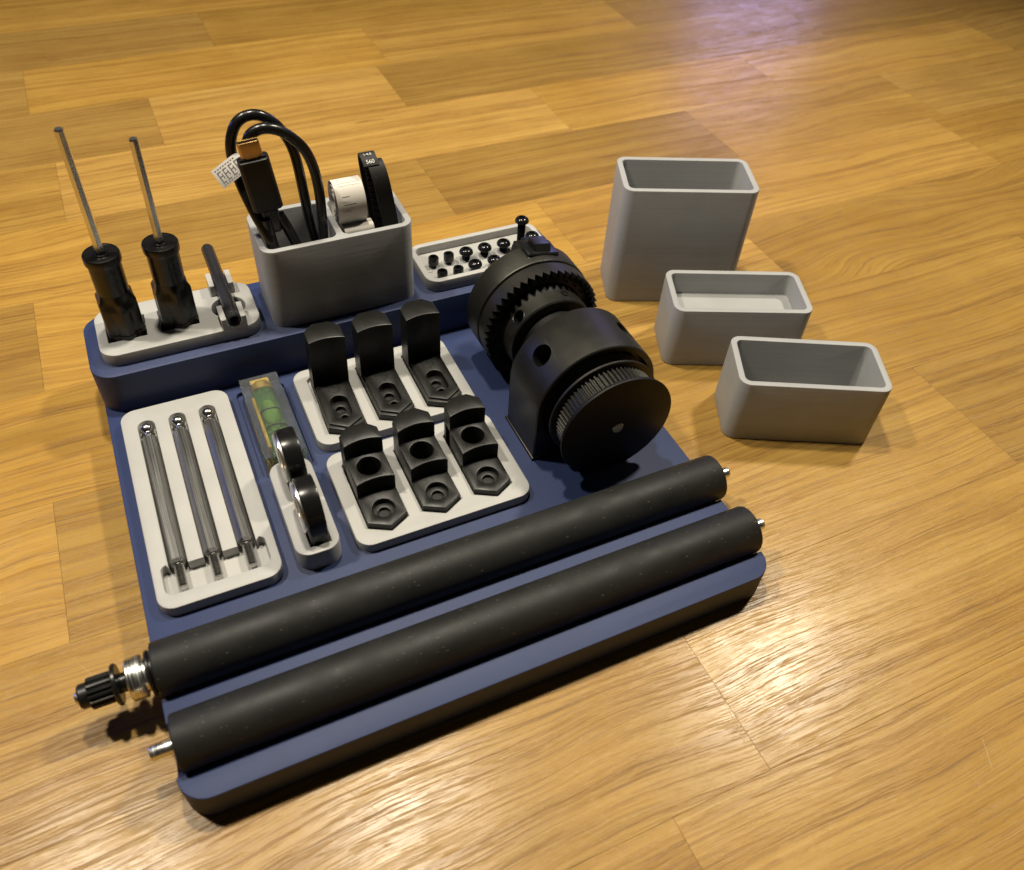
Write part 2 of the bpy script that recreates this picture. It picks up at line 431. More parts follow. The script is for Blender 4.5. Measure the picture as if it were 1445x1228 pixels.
for k, js in STR.items():
    xs = [-620] + js + [max(js) + 260, max(js) + 530, max(js) + 820]
    for i in range(len(xs) - 1):
        x0, x1 = xs[i], xs[i + 1]; y0 = 33.5 + PW * k
        L = x1 - x0; g = 0.05
        b = MB(); b.plate([(-L / 2 + g, -PW / 2 + g), (L / 2 - g, -PW / 2 + g), (L / 2 - g, PW / 2 - g), (-L / 2 + g, PW / 2 - g)], -0.8, 0, bev=0.05)
        p = b.build("plank", M['wood'], floor, smooth=None, loc=((x0 + x1) / 2, y0 + PW / 2, 0))
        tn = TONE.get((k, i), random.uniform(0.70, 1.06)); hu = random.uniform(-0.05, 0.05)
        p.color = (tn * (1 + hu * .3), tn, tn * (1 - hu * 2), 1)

# ------------------------------------------------------------------ the organiser base
H1, H2, W = 14.35, 34.5, 220.0
YF, YT, YB = -47.0, 129.4, 172.2
base = thing("tool_organizer", "navy blue printed organiser board with raised rear step holding the trays and rollers", "organizer", (W / 2, 60, 0))
OFF = (-W / 2, -60, 0)
def T(x, y, z=0): return Matrix.Translation((x, y, z))
b = MB(); b.plate(rr(0, YF, W, YB, 9.5, 10), 0, H1, bev=0.4, botbev=0.5, mat=T(*OFF))
deck = b.build("base_plate", M['navy'], base)
R1 = 9.9; ZR = 17.3; Y1, Y2 = 0.0, -27.7
cs = []
for y in (Y1, Y2):
    c = MB(); c.lathe([(0, -20), (R1, -20), (R1, W + 20), (0, W + 20)], 64, axis='X', mat=T(0, y, ZR) if False else T(OFF[0], y + OFF[1], ZR)); cs.append(c)
c = MB(); c.plate(rr(52.6, 70.6, 73.6, 123.4, 2.5), 12.4, 30, bev=0, mat=T(*OFF)); cs.append(c)      # pocket under the level
cut(deck, cs)
b = MB(); b.plate(rr(0, YT, W, YB, 9.5, 10), H1, H2, bev=0.45, mat=T(*OFF)); step_ = b.build("rear_step", M['navy'], base)
c = MB(); c.lathe([(0, 18), (7.2, 18), (7.2, 60), (0, 60)], 48, mat=T(60.5 + OFF[0], 151 + OFF[1], 0)); cut(step_, [c])

def tray(name, label, x0, y0, x1, y1, z0, z1, r, holes=(), floors=(), mat='gray', bev=0.45, cat="tray", extra=None):
    cx, cy = (x0 + x1) / 2, (y0 + y1) / 2
    t = thing(name, label, cat, (cx, cy, z0)); m = T(-cx, -cy, -z0)
    b = MB(); b.plate(rr(x0, y0, x1, y1, r), z0, z1, holes, bev=bev, mat=m)
    o = b.build("tray_body", M[mat], t)
    if floors:
        f = MB()
        for out, za, zb in floors: f.plate(out, za, zb, bev=0, mat=m)
        f.build("pocket_floor", M[mat], t)
    return t, m

# ---- tray with hex rods
RX = (14.7, 27.0, 39.3)
def slot_poly():
    p = []
    # comb outline: common pocket at the front, three round-ended slots going back; CCW
    x0, x1, y0, yb = 8.6, 45.8, 26.2, 38.0
    def arc(cx, cy, r, a0, a1, n=7): return [(cx + r * math.cos(math.radians(a0 + (a1 - a0) * i / n)), cy + r * math.sin(math.radians(a0 + (a1 - a0) * i / n))) for i in range(n + 1)]
    p += arc(x0 + 3.2, y0 + 3.2, 3.2, 180, 270) + arc(x1 - 3.2, y0 + 3.2, 3.2, 270, 360)
    p += arc(x1 - 2.2, yb - 2.2 + 1.6, 2.2, 0, 80)
    hw = 3.35
    for x in RX[::-1]:
        p += [(x + hw, yb)] + arc(x, 112.6, hw, 0, 180, 12) + [(x - hw, yb)]
    p += arc(x0 + 2.2, yb - 2.2 + 1.6, 2.2, 100, 180)
    return p
t_rod, _ = tray("hex_rod_tray", "light grey slotted tray at the left front cradling three chrome hex rods", 5.3, 20.3, 49.2, 124, H1, 18.85 + 0.4, 6.0,
                [slot_poly()], [(rr(7.5, 25, 47, 117.5, 2), H1 + 0.01, 14.65)])
def make_rod():
    t = thing("hex_standoff_rod", "", "metal rod", group="chrome hex rods lying in the slotted tray")
    b = MB(); b.lathe([(0, 38.7), (2.5, 38.7), (3.25, 39.9), (3.25, 105.2), (2.6, 106.4), (0, 106.4)], 6, axis='Y', a0=math.radians(30 + 6))
    b.build("hex_shaft", M['hexsteel'], t, smooth=20)
    b = MB(); pr = [(1.3, 106.0), (1.3, 108.6)] + [(2.75 * math.cos(a), 111.6 + 2.75 * math.sin(a)) for a in [math.radians(q) for q in range(-60, 91, 10)]]
    pr[-1] = (0, pr[-1][1]); b.lathe(pr, 32, axis='Y'); b.build("ball_end", M['chrome'], t, smooth=60)
    b = MB(); pr = [(0, 28.4), (1.3, 28.4)]
    for i in range(15): pr += [(1.78, 28.9 + i * .65), (1.45, 29.22 + i * .65)]
    pr += [(1.5, 38.9), (0, 38.9)]; b.lathe(pr, 20, axis='Y'); b.build("threaded_stud", M["thread"], t, smooth=40)
    return t
rod = make_rod(); ZROD = 18.0
for o in rod.children: o.location = Vector((0, -67, 0)) * S
LR = ["leftmost chrome hex rod with ball end and threaded tip in the slotted grey tray", "middle chrome hex rod with ball end and threaded tip in the slotted grey tray",
      "rightmost chrome hex rod with ball end and threaded tip, nearest the spirit level"]
for i, x in enumerate(RX):
    loc = (x, 67 + (0.3, -0.1, 0.2)[i], ZROD); rot = (0, math.radians((-8, 5, 8)[i]), math.radians((0.15, 0, -0.1)[i]))
    if i == 0: rod.location = Vector(loc) * S; rod.rotation_euler = rot; rod['label'] = LR[0]
    else: dup(rod, loc, LR[i], rot)

# ---- spirit level block
lv = thing("spirit_level", "small clear acrylic spirit level block with green vial lying between the trays", "level", (63.3, 96.5, 12.4))
m = T(-63.3, -96.5, -12.4)
b = MB(); b.plate(rr(55.1, 72.2, 71.6, 121.2, 0.5, 2), 12.5, 23.6, bev=0.35, botbev=0.3, mat=m); blk = b.build("acrylic_block", M['acrylic'], lv)
b = MB(); b.lathe([(0, 76), (4.3, 76.6), (4.3, 113.2), (3.6, 114.2), (0, 114.2)], 32, axis='Y', mat=m @ T(63.4, 0, 17.8)); b.build("vial", M['vial'], lv)
b = MB(); b.lathe([(0, 114.4), (4.2, 114.5), (4.2, 118.2), (3.2, 119.4), (0, 119.4)], 32, axis='Y', mat=m @ T(63.4, 0, 17.8)); b.build("end_plug", M['brass'], lv)
b = MB(); b.plate(rr(58.0, 80, 59.2, 110, 0.2, 2), 14, 20.5, bev=0.1, mat=m); b.plate(rr(59.2, 86, 67.8, 90, 0.3, 2), 12.9, 13.3, bev=0, mat=m); b.plate(rr(62.6, 92, 64.2, 103, 0.3, 2), 12.9, 13.3, bev=0, mat=m)
b.plate(rr(59.6, 117.5, 67.2, 120.6, 0.4, 2), 20.2, 20.5, bev=0, mat=m); b.build("backing_strip", M['brass'], lv)
b = MB(); pr = [(2.9 * math.sin(math.radians(a)), 96 - 7.5 * math.cos(math.radians(a))) for a in range(0, 181, 15)]
b.lathe(pr, 20, axis='Y', mat=m @ T(63.4, 4, 19.0)); b.build("air_bubble", M['bubble'], lv, smooth=60)
b = MB()
for y in (90.5, 100.5): b.lathe([(4.36, y - .35), (4.5, y - .35), (4.5, y + .35), (4.36, y + .35)], 32, axis='Y', mat=m @ T(63.4, 0, 17.8))
b.build("ring_mark", M['ink'], lv)

# ---- the two clips in their tray
zk = 23.7
t_clip, _ = tray("clip_tray", "narrow light grey tray holding two upright black clips beside the bracket tray", 54.6, 20.8, 71.2, 68.6, H1, zk, 5.6,
                 [rr(60.0, 24.2, 68.0, 46.9, 0.3, 2), rr(60.0, 52.0, 68.0, 65.5, 0.3, 2)], [(rr(58.5, 22.5, 69.5, 66.5, .5), H1 + .01, 20.0)])
def make_clip():
    t = thing("round_top_clip", "", "clip", group="black round-topped clips in the narrow tray")
    R_ = 11.0; hz = 13.2                                     # local: y centre 0, z from 0
    prof = [(-R_, 0)] + [(R_ * math.cos(math.radians(a)), hz + R_ * math.sin(math.radians(a))) for a in range(180, -1, -9)] + [(R_, 0)]
    mm = Matrix(((0, 0, 1, 0), (1, 0, 0, 0), (0, 1, 0, 0), (0, 0, 0, 1)))   # plate xy -> yz, z -> x
    b = MB(); b.plate(prof, -3.4, 3.4, bev=0.5, botbev=0.5, mat=mm); b.build("clip_body", M['gloss'], t, smooth=40)
    b = MB(); b.lathe([(6.3, -3.3), (6.3, -4.3), (7.0, -4.7), (9.3, -4.7), (9.8, -4.2), (9.8, -3.2)], 40, axis='X', mat=T(0, 0, hz + .4)); b.build("chrome_ring", M['turned'], t)
    b = MB(); b.lathe([(0, -3.9), (5.0, -3.9), (6.2, -4.1), (6.25, -3.2)], 32, axis='X', mat=T(0, 0, hz + .4)); b.build("reflection_disc", M['gold'], t)  # gold disc paints an orange-brown reflection inside the chrome
    return t
cl = make_clip(); cl.location = Vector((64.0, 35.6, 20.1)) * S; cl['label'] = "front black round-topped clip with chrome ring, standing in the narrow tray"
dup(cl, (63.9, 60.0, 21.6), "rear black round-topped clip with chrome ring, leaning over the spirit level")

# ---- bracket trays
JX = (90.8, 112.7, 134.6)
def jaw_plan(y0, y1, hw=7.75, concave=0.0, tip=True, rear=True):
    p = []
    if tip: p += [(-hw, y0 + 4.3), (0, y0), (hw, y0 + 4.3)] if not concave else []
    if concave:
        n = 8
        for i in range(n + 1):
            x = -hw + 2 * hw * i / n; p.append((x, y0 + concave * (1 - (x / hw) ** 2)))
    if rear: p += [(hw, y1 - 4.0), (3.6, y1), (-3.6, y1), (-hw, y1 - 4.0)]
    else: p += [(hw, y1), (-hw, y1)]
    return p
def pocket(x, y0, y1): return [(px * 1.05 + x, py) for px, py in jaw_plan(y0 - .5, y1 + .5, 7.75)]
t_b2, _ = tray("front_bracket_tray", "light grey tray nearest the rollers holding three stepped black jaws", 77.0, 19.9, 149.1, 69.4, H1, 18.85, 6.0,
               [pocket(x, 24.1, 65.4) for x in JX], [(rr(80, 23, 146, 67, 1), H1 + .01, 16.9)])
t_b1, _ = tray("rear_bracket_tray", "light grey tray below the rear step holding three tall black jaws", 77.4, 74.6, 148.6, 122.6, H1, 18.85, 6.0,
               [pocket(x + .4, 77.0, 119.0) for x in JX], [(rr(80, 75.5, 146, 121, 1), H1 + .01, 16.9)])
ZB = 16.92
def make_front_jaw():
    t = thing("stepped_jaw", "", "jaw", group="stepped black jaws in the front tray"); zb = ZB
    # local y = world y - 45
    def pl(y0, y1, **k): return [(x, y - 45) for x, y in jaw_plan(y0, y1, **k)]
    b = MB()
    b.plate(pl(24.1, 47), 0, 21.3 - zb, [circ(0, 33.4 - 45, 4.35)], bev=0.45)
    b.plate(pl(41.2, 60, concave=1.5, tip=False, rear=False), 0.02, 28.6 - zb, [circ(0, 49.6 - 45, 4.7)], bev=0.5)
    b.plate(pl(55.2, 65.6, concave=1.7, tip=False), 0.01, 36.2 - zb, bev=0.5)
    b.build("jaw_body", M['jaw'], t)
    b = MB(); b.plate(circ(0, 33.4 - 45, 4.6), 0.3, 18.9 - zb, [circ(0, 33.0 - 45, 2.3, 24)], bev=0.4); b.build("counterbore", M['jaw'], t)
    b = MB(); b.plate(circ(0, 49.6 - 45, 4.9), 0.2, 1.0, bev=0); b.plate(circ(0, 33.2 - 45, 2.8), 0.15, 0.5, bev=0); b.build("hole_bottom", M['dark'], t)  # black discs paint the shade deep in the holes
    b = MB(); b.box(-3.4, 43.3 - 45, 28.4 - zb, 3.4, 43.8 - 45, 28.78 - zb, 0.08); b.build("moulded_mark", M['jaw'], t)
    return t
j = make_front_jaw(); L = ["left stepped black jaw with two round holes in the front tray", "middle stepped black jaw with two round holes in the front tray", "right stepped black jaw with two round holes, nearest the chuck"]
for i, x in enumerate(JX):
    if i == 0: j.location = Vector((x, 45, ZB)) * S; j['label'] = L[0]
    else: dup(j, (x, 45, ZB), L[i], (0, 0, math.radians((0, .5, -.4)[i])))
def stad(cx, y0, y1, r, n=10):
    return [(cx + r * math.cos(math.radians(a)), y1 + r * math.sin(math.radians(a))) for a in [180 * i / n for i in range(n + 1)]] + \
           [(cx + r * math.cos(math.radians(a)), y0 + r * math.sin(math.radians(a))) for a in [180 + 180 * i / n for i in range(n + 1)]]
def make_rear_jaw():
    t = thing("tall_jaw", "", "jaw", group="tall black jaws in the rear tray"); zb = ZB
    def pl(y0, y1, **k): return [(x, y - 98) for x, y in jaw_plan(y0, y1, **k)]
    b = MB()
    b.plate(pl(76.8, 112), 0, 21.6 - zb, [stad(0.1, 87.3 - 98, 94.0 - 98, 3.7)], bev=0.3)
    b.plate([(x * .9, (y - 98) ) for x, y in jaw_plan(78.0, 112)], 21.0 - zb, 22.7 - zb, [stad(0.1, 87.3 - 98, 94.0 - 98, 3.7)], bev=0.35)
    b.plate(pl(106.2, 118.6, concave=1.6, tip=False), 0.01, 46.6 - zb, bev=0.5)
    b.build("jaw_body", M['jaw'], t)
    b = MB(); b.plate(stad(0.1, 87.3 - 98, 94.0 - 98, 3.9), 0.3, 19.4 - zb, [circ(0.0, 92.0 - 98, 2.1, 20), circ(0.6, 87.0 - 98, 1.5, 20)], bev=0.35); b.build("slot_floor", M['jaw'], t)
    b = MB(); b.plate(stad(0, 87 - 98, 94 - 98, 3.0), 0.15, 0.6, bev=0); b.build("hole_bottom", M['dark'], t)  # black sheet paints the shade below the slot
    b = MB(); b.plate(circ(0, 102.0 - 98, 2.7, 28), 22.6 - zb, 22.78 - zb, [circ(0, 102.0 - 98, 2.35, 28)], bev=0.04); b.build("moulded_ring", M['jaw'], t)
    return t
j2 = make_rear_jaw(); L = ["left tall black jaw with slotted foot in the rear tray", "middle tall black jaw with slotted foot in the rear tray", "right tall black jaw with slotted foot, nearest the chuck"]
for i, x in enumerate(JX):
    ro = (0, math.radians((1.2, 0.3, 0)[i]), math.radians((-2.0, 0.2, 0)[i]))
    if i == 0: j2.location = Vector((x + .7, 98, ZB)) * S; j2.rotation_euler = ro; j2['label'] = L[0]
    else: dup(j2, (x + .4, 98, ZB), L[i], ro)

# ---- screwdriver tray
zt = 40.4
SX = (17.6, 39.2)
hexh = lambda cx: [(cx - 7.8, 144.3), (cx + 7.6, 144.3), (cx + 8.2, 158.8), (cx - 7.9, 158.8)]
t_sd, m_sd = tray("screwdriver_tray", "light grey tray at the left end of the rear step with two black handles", 5.8, 135.2, 71.8, 167.7, H2, zt, 7.0,
                  [hexh(SX[0]), hexh(SX[1]), circ(60.5, 151, 7.2, 36)], [(rr(8.5, 137.5, 51.5, 165, .5), H2 + .01, 35.3)])
b = MB()
for ya, yb in ((135.24, 145.8), (160.2, 170.4)):
    U = [(55.1, 0), (65.5, 0), (65.5, 5.8), (63.35, 5.8)] + [(60.3 + 3.05 * math.cos(math.radians(a)), 4.2 + 3.05 * math.sin(math.radians(a))) for a in range(0, -181, -20)] + [(57.25, 5.8), (55.1, 5.8)]
    mm = Matrix(((1, 0, 0, 0), (0, 0, 1, 0), (0, 1, 0, 0), (0, 0, 0, 1)))
    b.plate(U, ya, yb, bev=0.25, botbev=0.25, mat=m_sd @ T(0, 0, zt - 0.3) @ mm)
b.build("cradle", M['gray'], t_sd)

def make_driver():
    t = thing("screwdriver", "", "screwdriver", group="black-handled screwdrivers standing in the grey tray")
    # local origin: handle axis, z = pocket floor 35.3
    b = MB(); b.lathe([(0, 0), (1.5, 0), (1.5, 0.2)], 12)
    # lower grip: hexagonal prism with fluted faces, flaring to 8 mm radius
    grip = MB(); bm = grip.bm; n = 48; rings = []
    def rad(a, z):
        q = (a + PI / 6) % (PI / 3) - PI / 6
        hexr = 7.35 / math.cos(q); hexr = min(hexr, 8.25)
        fl = 0.38 * math.exp(-(q / 0.10) ** 2)            # groove in the middle of every face
        edge = 0.35 if abs(q) > 0.40 else 0
        if z < 15: return hexr + (0.25 if z < 7 else 0) - fl * (1 if z < 21 else 0)
        u = min(1, max(0, (z - 22.3) / 3.3)); top = 6.3
        base_ = hexr - fl * max(0, 1 - (z - 15) / 6)
        w_ = min(1, max(0, (z - 18.5) / 3.5)) * max(0, 1 - (abs(q) / 0.42) ** 4)
        return (base_ * (1 - u) + top * u) * (1 - w_) + min(base_, 6.3) * w_
    for z in (0, 1, 4, 6.8, 7.2, 11, 15, 17, 18.5, 19.4, 20.3, 21.2, 22.3, 23.4, 24.5, 25.6):
        rings.append([bm.verts.new((rad(2 * PI * i / n + PI / 6, z) * math.cos(2 * PI * i / n + PI / 6), rad(2 * PI * i / n + PI / 6, z) * math.sin(2 * PI * i / n + PI / 6), z)) for i in range(n)])
    for a_, b_ in zip(rings[:-1], rings[1:]):
        for i in range(n): bm.faces.new((a_[i], a_[(i + 1) % n], b_[(i + 1) % n], b_[i]))
    bm.faces.new(rings[0][::-1]); bm.faces.new(rings[-1]); b.bm.free()
    grip.build("grip", M['handle'], t, smooth=28)
    b = MB(); b.lathe([(0, 24), (6.25, 24), (6.35, 39.2), (7.0, 39.5), (7.15, 40.0), (7.15, 42.6), (6.9, 43.1), (6.5, 43.2), (6.3, 42.9), (3.4, 42.9), (3.1, 43.4), (2.3, 43.5), (2.1, 44.3), (0, 44.3)], 44)
    b.build("collar", M['gloss'], t)
    b = MB(); b.lathe([(0, 42), (1.75, 42), (1.75, 43)], 6); b.bm.free()
    b = MB(); b.lathe([(0, 43.5), (1.8, 43.5), (1.8, 94.0), (1.5, 94.6), (0, 94.6)], 6, a0=0.3); b.build("blade", M['blade'], t, smooth=20)
    return t
sd = make_driver()
sd.location = Vector((SX[0], 151.3, 35.35)) * S; sd.rotation_euler = (0, 0, 0.1); sd['label'] = "left black-handled screwdriver with the longer bare steel blade pointing up"
sd2 = dup(sd, (SX[1], 151.0, 35.35), "second black-handled screwdriver, between the first one and the cradle", (0, math.radians(1.9), 0.1))
sd.rotation_euler = (0, math.radians(1.0), 0.1)
for ch in sd2.children:
    if ch.name.startswith("blade"):
        ch.data = ch.data.copy()
        for v in ch.data.vertices:
            if v.co.z > 0.09: v.co.z -= 0.0075

rodt = thing("black_tube", "short black metal tube resting on the grey cradle of the screwdriver tray", "tube", (60.3, 164, zt + 4.0), 0.01)
b = MB(); b.lathe([(1.55, -26), (1.55, -27.9), (2.2, -28.5), (2.75, -27.9), (2.8, -27), (2.8, 27), (2.3, 28.2), (0, 28.2)], 32, axis='Y'); b.build("tube_body", M['grubrod'], rodt)
b = MB(); b.lathe([(0, -25.6), (1.6, -25.6), (1.6, -25.2)], 6, axis='Y'); b.build("socket", M['dark'], rodt)  # black disc paints the shade inside the hollow end
b = MB(); b.lathe([(2.82, -26.1), (2.88, -26.1), (2.88, -25.7), (2.82, -25.7)], 32, axis='Y'); b.build("end_ring", M['steel'], rodt)

# ---- tall two-compartment holder
HX0, HX1, HY0, HY1, HZ = 76.9, 142.7, 134.9, 167.9, 73.86
t_h = thing("two_compartment_holder", "tall mid-grey open box with a divider, standing on the rear step", "holder", (109.8, 151.4, H2)); m = T(-109.8, -151.4, -H2)
b = MB(); b.plate(rr(HX0, HY0, HX1, HY1, 5.5, 8), H2, HZ, [rr(79.7, 137.7, 109.3, 165.1, 2.8, 5), rr(112.2, 137.7, 139.9, 165.1, 2.8, 5)], bev=0.5, mat=m); b.build("box_body", M['gray2'], t_h)
b = MB(); b.plate(rr(79, 137, 140.6, 166, 1), H2 + .01, 37, bev=0, mat=m); b.build("box_floor", M['gray2'], t_h)

# usb cable
cb = thing("usb_cable", "coiled black cable with upright gold plug and white paper tag in the tall holder", "cable", (94, 151, 37)); m = T(-94, -151, -37)
def cat(pts, k=6):
    P = [Vector(p) for p in pts]; P = [2 * P[0] - P[1]] + P + [2 * P[-1] - P[-2]]; out = []
    for i in range(1, len(P) - 2):
        for j in range(k):
            t = j / k; a, b_, c, d = P[i - 1:i + 3]
            out.append(0.5 * ((2 * b_) + (-a + c) * t + (2 * a - 5 * b_ + 4 * c - d) * t * t + (-a + 3 * b_ - 3 * c + d) * t ** 3))
    out.append(P[-2]); return out
b = MB()
loop = [(84.5, 141.5, 42), (84.0, 141.5, 58), (82.4, 142.3, 74), (79.0, 147, 85), (76.4, 153, 96), (75.7, 157, 104), (76.3, 158, 111), (78.8, 158, 117.2), (82, 158, 120.2), (86, 158, 121.1), (89.9, 157.8, 120.1), (93.8, 157.5, 117.0),
        (97.1, 157, 112.2), (99.3, 156, 106.4), (100.4, 155, 98.5), (101, 154, 86), (102, 153, 70), (104.8, 152.5, 50), (102, 152, 41.5), (95, 150, 40), (88, 147, 43), (84.5, 148, 60), (82.5, 151, 84), (81.3, 152, 100), (81.2, 151.5, 110),
        (82.6, 151, 115.9), (85.6, 150.6, 118.3), (89.5, 150, 119.0), (94.5, 150, 117.1), (99.3, 150, 112.9), (103.2, 150, 107.3), (105.5, 149.6, 99.8), (106.4, 149, 90), (106.1, 148, 78), (105.2, 147, 66), (104.0, 146, 50), (100, 145.2, 41)]
b.tube([m @ p for p in cat(loop)], 2.15, 14); b.build("cord", M['cable'], cb, smooth=60)
# second strand from the plug boot down
b = MB(); b.tube([m @ p for p in cat([(82.2, 144.5, 84), (83.0, 144.2, 76), (84.5, 144, 64), (87, 144, 50), (92, 144, 41)])], [2.3] * 25 if False else 2.2, 14)
b.tube([m @ p for p in cat([(88.5, 147.5, 83), (91.5, 146.3, 74), (95.5, 145, 60), (98, 144.5, 44)])], 2.2, 12); b.build("lower_cord", M['cable'], cb, smooth=60)
# plug: axis from (84,145,76) to (81,146,118)
pm = m @ T(84.4, 146.2, 87.5) @ Matrix.Rotation(math.radians(-6.5), 4, 'Y') @ Matrix.Rotation(math.radians(2), 4, 'X') @ Matrix.Rotation(math.radians(-4), 4, 'Z')
b = MB(); b.plate(rr(-6.1, -3.1, 6.1, 3.1, 1.9, 5), 0, 23.2, bev=0.5, botbev=0.8, mat=pm); b.build("plug_body", M['handle'], cb)
b = MB(); b.plate(rr(-3.7, -2.6, 3.7, 2.6, 1.6, 5), -5.5, 0.1, bev=0, botbev=.5, mat=pm); b.plate(rr(-2.9, -2.3, 2.9, 2.3, 1.4, 5), -11, -5.4, bev=0, botbev=.5, mat=pm); b.build("strain_relief", M['gloss'], cb)
b = MB(); b.plate(rr(-4.2, -1.35, 4.2, 1.35, 1.2, 5), 23.2, 30.4, [rr(-3.7, -0.95, 3.7, 0.95, 0.8, 4)], bev=0.15, mat=pm); pg = b.build("connector_shell", M['gold'], cb)
b = MB(); b.plate(rr(-3.0, -0.35, 3.0, 0.35, 0.2, 2), 23.0, 29.8, bev=0.05, mat=pm)
b.box(-5.0, -1.7, 23.1, -2.4, -1.2, 24.1, 0.1, mat=pm); b.box(2.4, -1.7, 23.1, 5.0, -1.2, 24.1, 0.1, mat=pm); b.build("contact_tongue", M['ink'], cb)
# paper tag
tm = m @ T(73.6, 153.2, 102.6) @ Matrix.Rotation(math.radians(-30), 4, 'Y') @ Matrix.Rotation(math.radians(52), 4, 'X')
b = MB(); b.plate([(-6.5, -4.0), (6.5, -4.0), (6.5, 4.0), (-6.5, 4.0)], -0.1, 0.1, bev=0.03, mat=tm); b.build("paper_tag", M['paper'], cb)
b = MB(); rnd = random.Random(3)
def bar(x0, y0, x1, y1): b.plate([(x0, y0), (x1, y0), (x1, y1), (x0, y1)], 0.1, 0.16, bev=0, mat=tm)
for gx in (-5.2, -2.6, 0.2, 3.0):
    bar(gx, 1.6, gx + 1.9, 2.0); bar(gx, -1.9, gx + .45, 2.0); bar(gx + 1.5, -1.2, gx + 1.9, 0.9); bar(gx + .3, -0.1, gx + 1.7, 0.25); bar(gx - .2, -2.5, gx + 1.6, -2.15)
for q in range(9): bar(-5.4 + q * 1.15, -3.35, -4.8 + q * 1.15, -3.0)
for q in range(8): bar(-5.4 + q * 1.25, 2.7, -4.7 + q * 1.25, 3.1)
b.build("tag_print", M['greyink'], cb)
b = MB(); b.tube([m @ p for p in cat([(74.2, 153, 99.3), (75.4, 153, 96.8), (77.5, 152, 94.6), (80, 151, 94.0)])], 0.3, 6); b.build("tag_thread", M['ink'], cb)

# white coiled tape
tp = thing("measuring_tape", "coiled white paper measuring tape with black ticks in the right compartment", "tape", (119, 151, 37)); m = T(-119, -151, -37)
b = MB(); path = []
for i in range(0, 120):
    a = math.radians(40 + i * 11); r = 3.2 + 0.055 * i
    path.append((152.0 + r * 0.88 * math.cos(a), 80.8 + r * 1.08 * math.sin(a)))
b.strip(path, -6.2, 6.2, 0.22, 0.0); o = b.build("tape_coil", M['cream'], tp, smooth=40)
for v in o.data.vertices: v.co += Vector((118.6 - 119, -151, -37)) * S
b = MB(); fold = [(147.5, 72.6), (144.2, 72.9), (142.6, 72.2), (141.9, 70), (142.2, 64), (143, 55), (145, 45), (149, 39.5), (156, 39.6), (159.5, 46), (160, 60), (159.4, 74)]
fold = [(v.x, v.y) for v in cat([(y, z, 0) for y, z in fold], 4)]
b.strip(fold, -6.5, 6.5, 0.3); o = b.build("tape_tail", M['cream'], tp, smooth=40)
for v in o.data.vertices: v.co += Vector((120.3 - 119, -151, -37)) * S
b = MB()
def on_coil(a):                                             # point + outward normal on the outer turn
    r = 3.2 + 0.055 * 119 + 0.2
    return Vector((0, 152.0 + r * .88 * math.cos(a), 80.8 + r * 1.08 * math.sin(a)))
for k, (deg, xa, xb, th) in enumerate(((112, -4.6, 5.2, .16), (146, -3.9, -0.8, .32), (164, -3.6, 1.8, .30), (180, -3.8, -.8, .24))):
    a0 = math.radians(deg); p0 = on_coil(a0); p1 = on_coil(a0 + th / 10)
    nrm = Vector((0, math.cos(a0), math.sin(a0))) * 0.08
    vs = [b.bm.verts.new(m @ Vector((118.6 + x, q.y + nrm.y, q.z + nrm.z))) for x, q in ((xa, p0), (xb, p0), (xb, p1), (xa, p1))]
    b.bm.faces.new(vs)
b.build("tick_print", M['ink'], tp, smooth=None)

# black toothed belt
bt = thing("toothed_belt", "folded black toothed belt with white print standing beside the white tape", "belt", (131, 151, 37)); m = T(-131, -151, -37)
sh = -0.115
loopb = cat([(152, 38.5, 0), (146.5, 41, 0), (145.2, 52, 0), (145.3, 66, 0), (145.8, 80, 0), (147.3, 89.5, 0), (150.2, 94.2, 0), (153.5, 95.4, 0), (156.6, 93.8, 0), (158.7, 88, 0), (159.6, 74, 0), (159.4, 56, 0), (157, 41, 0), (152, 38.7, 0)], 5)
b = MB(); b.strip([(v.x, v.y) for v in loopb], 134.0 + 5.6, 141.0 + 5.6, 1.0, sh); 
o = b.build("belt_loop", M['rubber'], bt, smooth=40)
for v in o.data.vertices: v.co += Vector((-131, -151, -37)) * S
b = MB()
L_ = 0; pts = loopb; step = 1.6; acc = 0
for a_, c_ in zip(pts[:-1], pts[1:]):
    acc += (c_ - a_).length
    if acc > step:
        acc = 0; t = (c_ - a_).normalized(); nn = Vector((t.y, -t.x, 0)); p = a_ + nn * 0.8
        if p.y < 60: continue
        x0 = 139.8 + sh * p.y
        for q in (p,):
            cor = [q + t * .45 + nn * .4, q - t * .45 + nn * .4, q - t * .45 - nn * .4, q + t * .45 - nn * .4]
            vs0 = [b.bm.verts.new(m @ Vector((x0, c.x, c.y))) for c in cor]; vs1 = [b.bm.verts.new(m @ Vector((x0 + 6.6, c.x, c.y))) for c in cor]
            b.bm.faces.new(vs0); b.bm.faces.new(vs1[::-1])
            for i in range(4): b.bm.faces.new((vs0[i], vs0[(i + 1) % 4], vs1[(i + 1) % 4], vs1[i]))
b.build("belt_teeth", M['rubber'], bt, smooth=None)['kind'] = 'stuff'
end = cat([(161.5, 42, 0), (161.6, 60, 0), (161.2, 80, 0), (160.4, 91, 0), (158.6, 96.3, 0), (156.2, 98.1, 0), (152.8, 96.9, 0), (150.6, 95.2, 0)], 5)
b = MB(); b.strip([(v.x, v.y) for v in end], 126.6 + 11.2, 133.2 + 11.2, 0.9, sh); o = b.build("belt_end", M['rubber'], bt, smooth=40)
for v in o.data.vertices: v.co += Vector((-131, -151, -37)) * S
b = MB(); tm = text_mesh("560", 2.5, th=0.04); b.add_mesh(tm, m @ T(129.9, 151.5, 96.7) @ Matrix.Rotation(math.radians(36), 4, 'X'))
